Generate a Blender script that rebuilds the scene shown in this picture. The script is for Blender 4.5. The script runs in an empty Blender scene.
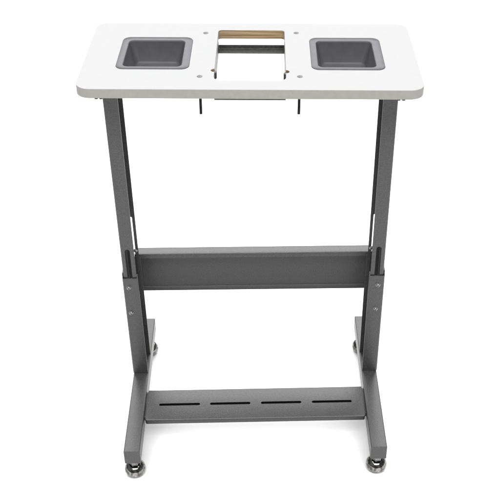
import bpy, bmesh, math, random
from mathutils import Matrix, Vector
random.seed(4)
C = bpy.context.scene
COL = C.collection
U = 0.01                                  # all sizes below are in centimetres
# ------------------------------------------------------------------ frames
H = 81.04                                 # height of the tabletop's upper face above the floor
TILT, TURN = 0.0131, 0.0130               # the two posts are not pulled out equally far
TOP = (Matrix.Translation((0, 6*U, 0)) @ Matrix.Rotation(-TURN, 4, 'Z') @ Matrix.Translation((0, -6*U, 0))
       @ Matrix.Translation((0, 0, H*U)) @ Matrix.Rotation(TILT, 4, 'Y'))
# ------------------------------------------------------------------ camera
cx, cy, cz, yaw, pitch, roll, foc, px, py = 2.3097, -148.8462, 73.8077, .0118, .6274, -.0006, 947.94, 252.83, 249.70
F = Vector((-math.sin(yaw)*math.cos(pitch), math.cos(yaw)*math.cos(pitch), -math.sin(pitch)))
R = Vector((math.cos(yaw), math.sin(yaw), 0)); Uv = R.cross(F)
R2 = R*math.cos(roll) + Uv*math.sin(roll); U2 = -R*math.sin(roll) + Uv*math.cos(roll)
cam = bpy.data.cameras.new('camera')
cam.sensor_width = 36; cam.lens = 36*foc/500
cam.shift_x = -(px-250)/500; cam.shift_y = (py-250)/500
cam.clip_end = 100; cam.clip_start = .05
co = bpy.data.objects.new('camera', cam); COL.objects.link(co)
m = Matrix((R2, U2, -F)).transposed().to_4x4(); m.translation = Vector((cx, cy, cz))*U
co.matrix_world = TOP @ m
C.camera = co
# ------------------------------------------------------------------ world and lamps
w = bpy.data.worlds.new('World'); C.world = w; w.use_nodes = True
bg = w.node_tree.nodes['Background']; bg.inputs[0].default_value = (1, 1, 1, 1); bg.inputs[1].default_value = .23
def area(name, loc, target, sx, sy, watts, col=(1, 1, 1)):
    l = bpy.data.lights.new(name, 'AREA'); l.shape = 'RECTANGLE'; l.size = sx; l.size_y = sy
    l.energy = watts; l.color = col
    o = bpy.data.objects.new(name, l); COL.objects.link(o); o.location = loc
    o.rotation_euler = (Vector(target)-Vector(loc)).to_track_quat('-Z', 'Y').to_euler()
    return o
area('overhead_softbox', (0, .4, 5.6), (0, .4, 0), 5.5, 5.5, 330)
area('rear_softbox', (0, 5.0, 4.2), (0, 0, 0), 7.0, 3.8, 490)
area('front_softbox', (.2, -3.0, 5.2), (0, -.3, 0), 5.0, 1.8, 310)
C.view_settings.view_transform = 'Standard'; C.view_settings.look = 'None'
C.view_settings.exposure = 0; C.view_settings.gamma = 1
C.cycles.max_bounces = 10; C.cycles.diffuse_bounces = 6
# ------------------------------------------------------------------ materials
def new_mat(name, base, rough=.5, metal=0., spec=.5):
    mt = bpy.data.materials.new(name); mt.use_nodes = True
    b = mt.node_tree.nodes['Principled BSDF']
    b.inputs['Base Color'].default_value = (*base, 1); b.inputs['Roughness'].default_value = rough
    b.inputs['Metallic'].default_value = metal; b.inputs['Specular IOR Level'].default_value = spec
    return mt, mt.node_tree, b
def noise_col(nt, b, c0, c1, scale, detail=3, lo=.35, hi=.65, stretch=(1, 1, 1)):
    tc = nt.nodes.new('ShaderNodeTexCoord'); mp = nt.nodes.new('ShaderNodeMapping'); mp.inputs['Scale'].default_value = stretch
    n = nt.nodes.new('ShaderNodeTexNoise'); n.inputs['Scale'].default_value = scale; n.inputs['Detail'].default_value = detail
    r = nt.nodes.new('ShaderNodeValToRGB')
    r.color_ramp.elements[0].position = lo; r.color_ramp.elements[0].color = (*c0, 1)
    r.color_ramp.elements[1].position = hi; r.color_ramp.elements[1].color = (*c1, 1)
    nt.links.new(tc.outputs['Object'], mp.inputs[0]); nt.links.new(mp.outputs[0], n.inputs['Vector'])
    nt.links.new(n.outputs['Fac'], r.inputs[0]); nt.links.new(r.outputs[0], b.inputs['Base Color'])
    return mp, n, r
def bump(nt, b, mp, scale, strength, dist=.0004, detail=2):
    n = nt.nodes.new('ShaderNodeTexNoise'); n.inputs['Scale'].default_value = scale; n.inputs['Detail'].default_value = detail
    bp = nt.nodes.new('ShaderNodeBump'); bp.inputs['Strength'].default_value = strength; bp.inputs['Distance'].default_value = dist
    nt.links.new(mp.outputs[0], n.inputs['Vector']); nt.links.new(n.outputs['Fac'], bp.inputs['Height'])
    nt.links.new(bp.outputs[0], b.inputs['Normal'])
PAINT, nt, b = new_mat('grey_powder_coat', (.09, .09, .09), .36, 0, .53)
mp, n, r = noise_col(nt, b, (.026, .026, .0257), (.051, .051, .0507), 480, 4, .3, .7)
bump(nt, b, mp, 520, .5, .0005)
WHITE, nt, b = new_mat('white_laminate', (.70, .70, .705), .5, 0, .1)
mp, n, r = noise_col(nt, b, (.316, .316, .319), (.320, .320, .323), 60, 2)
EDGE, nt, b = new_mat('white_edge_band', (.55, .54, .50), .5, 0, .3)
mp, n, r = noise_col(nt, b, (.275, .268, .243), (.295, .288, .263), 90, 3)
WOOD, nt, b = new_mat('raw_wood_edge', (.45, .32, .18), .7, 0, .2)
mp, n, r = noise_col(nt, b, (.15, .09, .045), (.38, .275, .16), 40, 6, .33, .62, (.25, 1, 16))
bump(nt, b, mp, 120, .3)
TRAY, nt, b = new_mat('grey_plastic', (.2,.2,.2), .4, 0, .2)
mp, n, r = noise_col(nt, b, (.062, .060, .067), (.071, .069, .077), 60, 3)
bump(nt, b, mp, 1400, .06)
DARK, nt, b = new_mat('dark_steel', (.05, .05, .048), .42, .3, .4)
mp, n, r = noise_col(nt, b, (.04, .04, .038), (.065, .065, .06), 200, 3)
ZINC, nt, b = new_mat('zinc_plated_steel', (.55, .54, .52), .3, .8, .5)
mp, n, r = noise_col(nt, b, (.16, .155, .15), (.34, .335, .32), 420, 2)
CHROME, nt, b = new_mat('polished_black_chrome', (.2, .195, .18), .08, 1., .5)
mp, n, r = noise_col(nt, b, (.10, .097, .09), (.34, .33, .31), 150, 2, .4, .6)
BLACK, nt, b = new_mat('black_screw_steel', (.02, .02, .02), .4, 0, .4)
mp, n, r = noise_col(nt, b, (.015, .015, .015), (.03, .03, .03), 200, 2)
SCREW, nt, b = new_mat('dull_screw_steel', (.2, .2, .2), .5, 0, .1)
mp, n, r = noise_col(nt, b, (.11, .108, .10), (.2, .197, .19), 300, 2)
FLOOR, nt, b = new_mat('white_floor', (.9, .9, .9), .42, 0, 1.0)
mp, n, r = noise_col(nt, b, (.94, .94, .94), (.95, .95, .95), 3, 2)
# ------------------------------------------------------------------ mesh helpers
def fillet(pts, rad, seg=5):
    """round the corners of a closed 2D polygon; rad = one radius or one per corner"""
    out = []; k = len(pts)
    rs = rad if isinstance(rad, (list, tuple)) else [rad]*k
    for i in range(k):
        p = Vector(pts[i]); a = (Vector(pts[i-1])-p); c = (Vector(pts[(i+1) % k])-p); rr = rs[i]
        if rr <= 0: out.append(p); continue
        a.normalize(); c.normalize(); ang = a.angle(c); d = rr/math.tan(ang/2)
        bis = (a+c).normalized(); o = p+bis*(rr/math.sin(ang/2))
        s, e = p+a*d-o, p+c*d-o
        t0 = math.atan2(s.y, s.x); t1 = math.atan2(e.y, e.x); dt = (t1-t0+math.pi) % (2*math.pi)-math.pi
        for q in range(seg+1):
            t = t0+dt*q/seg; out.append(o+Vector((math.cos(t), math.sin(t)))*rr)
    return out
def rect(x0, y0, x1, y1): return [(x0, y0), (x1, y0), (x1, y1), (x0, y1)]
AX = {'z': lambda p, t: (p[0], p[1], t), 'x': lambda p, t: (t, p[0], p[1]), 'y': lambda p, t: (p[0], t, p[1])}
def prism(pts, t0, t1, axis='z'):
    bm = bmesh.new(); f = AX[axis]
    a = [bm.verts.new(Vector(f(p, t0))*U) for p in pts]; c = [bm.verts.new(Vector(f(p, t1))*U) for p in pts]
    bm.faces.new(a); bm.faces.new(list(reversed(c)))
    k = len(pts)
    for i in range(k): bm.faces.new((a[i], c[i], c[(i+1) % k], a[(i+1) % k]))
    bmesh.ops.recalc_face_normals(bm, faces=bm.faces)
    return bm
def lathe(prof, seg=32, axis='z', at=(0, 0, 0)):
    """prof = (radius, height) from the bottom up; axis '-y' points the height towards the viewer"""
    bm = bmesh.new(); rings = []
    for rr, h in prof:
        ring = []
        for i in range(seg):
            t = 2*math.pi*i/seg; x, y = rr*math.cos(t), rr*math.sin(t)
            v = {'z': (x, y, h), '-y': (x, -h, y), 'x': (h, x, y), '-x': (-h, x, y)}[axis]
            ring.append(bm.verts.new((Vector(v)+Vector(at))*U))
        rings.append(ring)
    for a, c in zip(rings, rings[1:]):
        for i in range(seg): bm.faces.new((a[i], a[(i+1) % seg], c[(i+1) % seg], c[i]))
    bm.faces.new(list(reversed(rings[0]))); bm.faces.new(rings[-1])
    bmesh.ops.recalc_face_normals(bm, faces=bm.faces)
    return bm
def merge(*bms):
    out = bms[0]
    for q in bms[1:]:
        me = bpy.data.meshes.new('tmp'); q.to_mesh(me); out.from_mesh(me); bpy.data.meshes.remove(me); q.free()
    return out
def mesh_from(bm, name):
    me = bpy.data.meshes.new(name); bm.to_mesh(me); bm.free(); return me
def cut(bm, cutters):
    """boolean difference, evaluated into a plain mesh"""
    o = bpy.data.objects.new('work', mesh_from(bm, 'work')); COL.objects.link(o); tmp = [o]
    for c in cutters:
        q = bpy.data.objects.new('work_cut', mesh_from(c, 'work_cut')); COL.objects.link(q); tmp.append(q)
        md = o.modifiers.new('b', 'BOOLEAN'); md.operation = 'DIFFERENCE'; md.object = q; md.solver = 'EXACT'
    bpy.context.view_layer.update()
    me = bpy.data.meshes.new_from_object(o.evaluated_get(bpy.context.evaluated_depsgraph_get()))
    for q in tmp: bpy.data.objects.remove(q)
    out = bmesh.new(); out.from_mesh(me); bpy.data.meshes.remove(me)
    bmesh.ops.remove_doubles(out, verts=out.verts, dist=1e-6)
    return out
def obj(name, bm, mat, parent=None, bevel=.04, top=False, pick=None, mats=None, loc=None, smooth=35):
    me = mesh_from(bm, name)
    for mm in (mats or [mat]): me.materials.append(mm)
    if pick:
        for p in me.polygons: p.material_index = pick(p)
    me.shade_smooth(); me.set_sharp_from_angle(angle=math.radians(smooth))
    o = bpy.data.objects.new(name, me); COL.objects.link(o)
    if bevel:
        md = o.modifiers.new('bevel', 'BEVEL'); md.width = bevel*U; md.segments = 2
        md.limit_method = 'ANGLE'; md.angle_limit = math.radians(40); md.harden_normals = True
    M = TOP.copy() if top else Matrix.Identity(4)
    if loc: M = M @ Matrix.Translation(Vector(loc)*U)
    o.parent = parent
    o.matrix_world = M
    if parent: o.matrix_parent_inverse = (WORLD[parent.name]).inverted(); o.matrix_basis = M
    WORLD[o.name] = M
    return o
WORLD = {}
def empty(name, M=Matrix.Identity(4)):
    o = bpy.data.objects.new(name, None); COL.objects.link(o); o.empty_display_size = .05; o.matrix_world = M
    WORLD[o.name] = M.copy(); return o
def dup(o, parent, loc, top=False):
    q = o.copy(); COL.objects.link(q); q.parent = parent
    M = (TOP.copy() if top else Matrix.Identity(4)) @ Matrix.Translation(Vector(loc)*U)
    q.matrix_parent_inverse = WORLD[parent.name].inverted(); q.matrix_basis = M; WORLD[q.name] = M
    return q
# ------------------------------------------------------------------ the surface it stands on
bm = bmesh.new(); vs = [bm.verts.new(p) for p in ((-8, -6, 0), (8, -6, 0), (8, 9, 0), (-8, 9, 0))]; bm.faces.new(vs)
fl = obj('floor', bm, FLOOR, None, 0); fl['kind'] = 'structure'
# ------------------------------------------------------------------ the stand
stand = empty('sewing_machine_stand')
stand['label'] = 'tall grey steel machine stand with white rectangular tabletop, slotted footrest and four levelling feet'
stand['category'] = 'machine stand'
TH, DT, TX = 1.79, 29.17, 30.5
# tabletop: one board with a notched opening and two tray cut-outs
outer = fillet(rect(-TX, 0, TX, DT), [2.6, 2.6, 2.3, 2.3], 10)
ZX, Z0, Z1 = 6.4, 3.6, 25.74
def notch(sx):
    ny = 7.75 if sx < 0 else 7.3
    return prism([(sx*ZX-sx*.2, ny-.65), (sx*(ZX+.25), ny-.6), (sx*(ZX+.55), ny-.32), (sx*(ZX+.66), ny), (sx*(ZX+.55), ny+.32), (sx*(ZX+.25), ny+.6), (sx*ZX-sx*.2, ny+.65)], -4, 2)
hole = prism(fillet(rect(-ZX, Z0, ZX, Z1), [1.5, 1.5, .7, .7], 8), -5, 3)
cuts = [hole, notch(-1), notch(1)]
for s in (-1, 1):
    cuts.append(prism(rect(min(s*11.6, s*23.9), 8.5, max(s*11.6, s*23.9), 21.6), -5, 3))
board = cut(prism(outer, -TH, 0), cuts)
def top_pick(p):
    if abs(p.normal.z) > .5: return 0
    c = p.center/U
    inside = abs(c.x) < 26 and 1 < c.y < 27.5
    if inside and abs(p.normal.x) > .8 and not 6.9 < c.y < 8.4: return 1
    return 2 if inside else 1
top = obj('tabletop', board, None, stand, .09, True, top_pick, [WHITE, EDGE, WOOD])
for sx, ny in ((-1, 7.75), (1, 7.3)):
    obj('hinge_pin', lathe([(.52, -1.5), (.52, -.36), (.44, -.3), (.15, -.28)], 16, at=(sx*(ZX+.1), ny, 0)), BLACK, top, 0, True)
# four countersunk screws through the board, their shanks hanging below it
def screw_bm():
    a = lathe([(.34, -.08), (.50, -.02), (.52, .03), (.46, .06), (.2, .075)], 20)
    return a
def cross_bm():  # black bars on the head stand in for the shade inside the cross recess
    return merge(prism(rect(-.27, -.05, .27, .05), .06, .09), prism(rect(-.05, -.27, .05, .27), .0605, .0905))
spots = [(-8.93, 5.19), (8.86, 5.30), (-8.82, 24.34), (8.69, 24.52)]
scr = None
for x, y in spots:
    if scr is None:
        scr = obj('screw', screw_bm(), SCREW, top, 0, True, loc=(x, y, 0)); rec = obj  # first of its kind
        cr = obj('screw_recess_shade', cross_bm(), BLACK, top, 0, True, loc=(x, y, 0))
        prof = []
        z = -TH
        while z > -7.3: prof += [(.27, z), (.235, z-.05), (.27, z-.1)]; z -= .1
        rod = obj('threaded_rod', lathe([(.12, -7.42)]+list(reversed(prof)), 14), BLACK, stand, 0, True, loc=(x, y, 0))
    else:
        dup(scr, top, (x, y, 0), True); dup(cr, top, (x, y, 0), True); dup(rod, stand, (x, y, 0), True)
# the shallow steel cradle hung under the opening
CB = -4.3
def Lbar(y, s):    # horizontal ledge with a lip, running along x; s = +1 ledge goes back
    prof = fillet([(y, CB), (y+s*2.3, CB), (y+s*2.3, CB+.9), (y+s*2.1, CB+.9), (y+s*2.1, CB+.2), (y, CB+.2)], [.06]*6, 2)
    return prism(prof, -6.41, 6.41, 'x')
def side(s):
    x0, x1 = sorted((s*6.40, s*6.5))
    yz = [(5.6, CB+.5), (6.1, CB), (25.9, CB), (26.4, CB+.5), (26.4, -3.4), (25.9, -2.6), (24.6, -TH-.02), (6.4, -TH-.02), (5.6, -2.8)]
    return prism(yz, x0, x1, 'x')
cradle = obj('machine_cradle', merge(Lbar(24.35, 1), Lbar(6.75, -1), side(-1), side(1)), DARK, stand, .04, True)
# mounting plates that screw the posts to the underside
for s in (-1, 1):
    x0, x1 = sorted((s*23.6, s*28.4))
    pl = obj('mounting_plate', prism(fillet(rect(x0, .9, x1, 15), .5, 4), -TH-.32, -TH-.01), PAINT, stand, .04, True)
    for dx in (-.42, .42):
        bmb = lathe([(.22, -.75), (.34, -.7), (.36, -.45), (.36, -.32), (.2, -.31)], 14)
        obj('screw', bmb, BLACK, pl, 0, True, loc=(s*26.55+dx, 1.35, -TH))
# ------------------------------------------------------------------ posts (one each side)
YC, DEP, XO, XI = 7.02, 5.98, 27.0, 24.23
Y2, DEP2, XO2, XI2 = 6.71, 6.5, 27.25, 23.94
ZS, ZF, HF = H-46.1, H-72.74, 3.63
BACKSLOT, BACKBOLT = 34.7, 43.2
def mx(pts, s): return [(s*x, y) for x, y in pts]
def pan_bolt():                       # domed head pointing at the viewer with a hexagonal socket
    return lathe([(.5, 0), (.5, .06), (.42, .08), (.42, .22), (.37, .34), (.27, .42), (.16, .44), (.16, .28), (.05, .28)], 24, '-y')
bolt = None
for s in (-1, 1):
    # both posts are channels whose open side faces the other post; a slot runs down the front and the back flange
    t = .22
    Lp = [(XI, YC), (XO, YC), (XO, YC+DEP), (XI, YC+DEP), (XI, YC+DEP-t), (XO-t, YC+DEP-t), (XO-t, YC+t), (XI, YC+t)]
    ztop = H-TH-.33-TILT*s*25.5
    xm = s*25.6
    slots = [prism(fillet(rect(xm-.52, H-60, xm+.52, H-38.9), .5, 6), YC-1, YC+1, 'y'),
             prism(fillet(rect(s*25.22-.38, H-60, s*25.22+.38, H-BACKSLOT), .36, 6), YC+DEP-1, YC+DEP+1, 'y')]
    up = obj('upper_post', cut(prism(fillet(mx(Lp, s), [0, .35, .35, 0, 0, .15, .15, 0], 5), H-64, ztop), slots), PAINT, stand, .04)
    Lq = [(XI2, Y2), (XO2, Y2), (XO2, Y2+DEP2), (XI2, Y2+DEP2), (XI2, Y2+DEP2-t), (XO2-t, Y2+DEP2-t), (XO2-t, Y2+t), (XI2, Y2+t)]
    a0, a1 = sorted((s*(XI2+.22), s*50))
    notchbm = prism(rect(a0, Y2-2, a1, Y2+.5), ZS, ZS+10)
    lo = cut(prism(fillet(mx(Lq, s), [0, .35, .35, 0, 0, .15, .15, 0], 5), ZF-.01, ZS+1.05), [notchbm])
    low = obj('lower_post', lo, PAINT, stand, .04)
    for bx, bz in ((-26.01, H-48.49), (-26.13, H-55.26)) if s < 0 else ((25.91, H-48.46), (25.81, H-54.85)):
        if bolt is None: bolt = obj('bolt', pan_bolt(), ZINC, low, 0, loc=(bx, Y2, bz))
        else: dup(bolt, low, (bx, Y2, bz))
    # bolt that holds the rear panel, inside the channel
    hb = lathe([(.45, 0), (.45, .1), (.38, .28), (.2, .34), (.1, .34)], 16, '-y')
    obj('bolt', hb, ZINC, up, 0, loc=(s*24.75, YC+DEP-t-.01, H-BACKBOLT))
    # foot: box beam, slightly toed in towards the front
    yf = -16.4 if s < 0 else -15.8
    beam = prism(fillet(rect(XI2*s if s > 0 else -XO2, ZF-HF, XO2 if s > 0 else -XI2, ZF-.02), .22, 4), yf, 25.7, 'y')
    for v in beam.verts:
        v.co.x -= s*max(0, (9-v.co.y/U))*.012*U
    foot = obj('foot_beam', beam, PAINT, stand, .06)
    # weld bead where post meets beam
    # levelling feet
    for k, yy in enumerate((yf+1.9, 22.9)):
        xx = s*((XI2+XO2)/2-max(0, 9-yy)*.012)
        prof = [(1.3, 0), (1.62, .1), (1.93, .36), (2.12, .72), (2.2, 1.15), (2.14, 1.6), (1.96, 2.05), (1.68, 2.4), (1.4, 2.6), (1.2, 2.68), (1.0, 2.6), (.62, 2.55), (.55, 2.7), (.55, ZF-HF)]
        lf = obj('levelling_foot', lathe(prof, 40), CHROME, foot, 0, loc=(xx, yy, 0))
        nut = prism([(1.12*math.cos(math.radians(a+12)), 1.12*math.sin(math.radians(a+12))) for a in range(0, 360, 60)], 2.75, 3.75)
        obj('nut', nut, ZINC, foot, .06, loc=(xx, yy, 0))
# ------------------------------------------------------------------ rear panel between the posts: folded sheet with an overhanging top and a hemmed lower edge
yp, dp, zt, hp = 13.25, 2.57, H-44.65, 9.8
g_, tt, hm = 1.05, .2, 1.25
zb_ = zt-hp-1.72
yw = yp+dp
prof = [(yp, zt), (yw, zt), (yw, zb_), (yw-.42, zb_), (yw-.42, zb_+hm), (yw-tt, zb_+hm), (yw-tt, zt-tt), (yp+tt, zt-tt), (yp+tt, zt-g_), (yp, zt-g_)]
obj('cross_panel', prism(fillet(prof, [.25, .2, .1, .15, .12]+[0]*5, 4), -25.2, 25.2, 'x'), PAINT, stand, .03)
# ------------------------------------------------------------------ footrest: hollow flat box with four long slots
zp_, y0, y1, hb_ = H-73.68, -6.55, 2.45, 1.22
outerp = prism(fillet(rect(y0, zp_-hb_, y1, zp_), [.15, .12, .12, .3], 4), -23.45, 23.45, 'x')
inner = prism(rect(y0+.2, zp_-hb_+.15, y1-.2, zp_-.18), -23.0, 23.0, 'x')
sl = []
for a, c in ((-20.8, -11.96), (-9.79, -1.04), (1.26, 10.0), (12.29, 20.92)):
    sl.append(prism(fillet(rect(a, -2.38, c, -1.66), .34, 6), zp_-.6, zp_+.6))
def corner_cut(sx):                 # rounds the two front corners of the box
    q = [(sx*24, y0-.5), (sx*22.85, y0-.5), (sx*22.85, y0)]
    q += [(sx*(22.85+.6*math.sin(a*math.pi/12)), y0+.6-.6*math.cos(a*math.pi/12)) for a in range(1, 7)]
    return prism(q+[(sx*24, y0+.6)], zp_-3, zp_+1)
corner = [corner_cut(-1), corner_cut(1)]
fr = cut(outerp, [inner]+sl+corner)
for v in fr.verts: v.co.y += v.co.x*.012
frest = obj('footrest', fr, PAINT, stand, .03)
for s in (-1, 1):
    x0, x1 = sorted((s*23.46, s*23.72))
    tb = prism(fillet(rect(y0+1.0, zp_-hb_+.1, y1-.4, zp_-.12), .1, 2), x0, x1, 'x')
    for v in tb.verts: v.co.y += v.co.x*.012
    obj('end_tab', tb, PAINT, frest, .03)
# ------------------------------------------------------------------ drop-in trays
def tray(s, label, X0, X1, top4, bot4):
    root = empty('storage_tray', TOP @ Matrix.Translation((s*17.7*U, 15*U, 0)))
    root['label'] = label; root['category'] = 'tray'; root['group'] = 'storage trays set into the tabletop'
    def loop(bm, pts, z): return [bm.verts.new(Vector((p[0], p[1], z))*U) for p in pts]
    def skin(bm, a, c):
        k = len(a)
        for i in range(k): bm.faces.new((a[i], a[(i+1) % k], c[(i+1) % k], c[i]))
    x0, x1 = sorted((s*11.05, s*24.41))
    big = lambda d, rr: fillet(rect(x0+d, 8.01+d, x1-d, 22.11-d), rr, 8)
    tp = lambda d, rr: fillet(rect(top4[0]-d, top4[1]-d, top4[2]+d, top4[3]+d), rr, 8)
    bt = lambda d, rr: fillet(rect(bot4[0]-d, bot4[1]-d, bot4[2]+d, bot4[3]+d), rr, 8)
    bm = bmesh.new()
    ls = [loop(bm, big(0, 1.5), .012), loop(bm, big(.02, 1.5), .06), loop(bm, big(.1, 1.4), .12),
          loop(bm, tp(.22, 1.15), .14), loop(bm, tp(.08, 1.05), .1), loop(bm, tp(0, 1.0), -.06)]
    for a, c in zip(ls, ls[1:]): skin(bm, a, c)
    bmesh.ops.recalc_face_normals(bm, faces=bm.faces)
    rim = obj('rim', bm, TRAY, root, 0, True, smooth=60)
    bm = bmesh.new(); D = -4.0
    ls = [loop(bm, tp(0, 1.0), -.06), loop(bm, bt(.25, 1.0), D+.35), loop(bm, bt(.06, .95), D+.08), loop(bm, bt(-.25, .8), D)]
    for a, c in zip(ls, ls[1:]): skin(bm, a, c)
    bm.faces.new(ls[-1])
    # outer skin, so the basin has a wall thickness from below
    lo_ = [loop(bm, tp(.15, 1.1), -.07), loop(bm, bt(.4, 1.1), D-.15)]
    skin(bm, ls[0], lo_[0]); skin(bm, lo_[0], lo_[1]); bm.faces.new(lo_[1])
    bmesh.ops.recalc_face_normals(bm, faces=bm.faces)
    obj('basin', bm, TRAY, root, 0, True, smooth=50)
tray(-1, 'grey plastic drop-in tray left of the central cutout in the white tabletop', 0, 0, (-23.1, 9.05, -12.55, 20.4), (-21.9, 10.6, -13.75, 19.1))
tray(1, 'grey plastic drop-in tray right of the central cutout in the white tabletop', 0, 0, (12.35, 9.05, 22.75, 20.4), (13.55, 10.6, 21.6, 19.1))
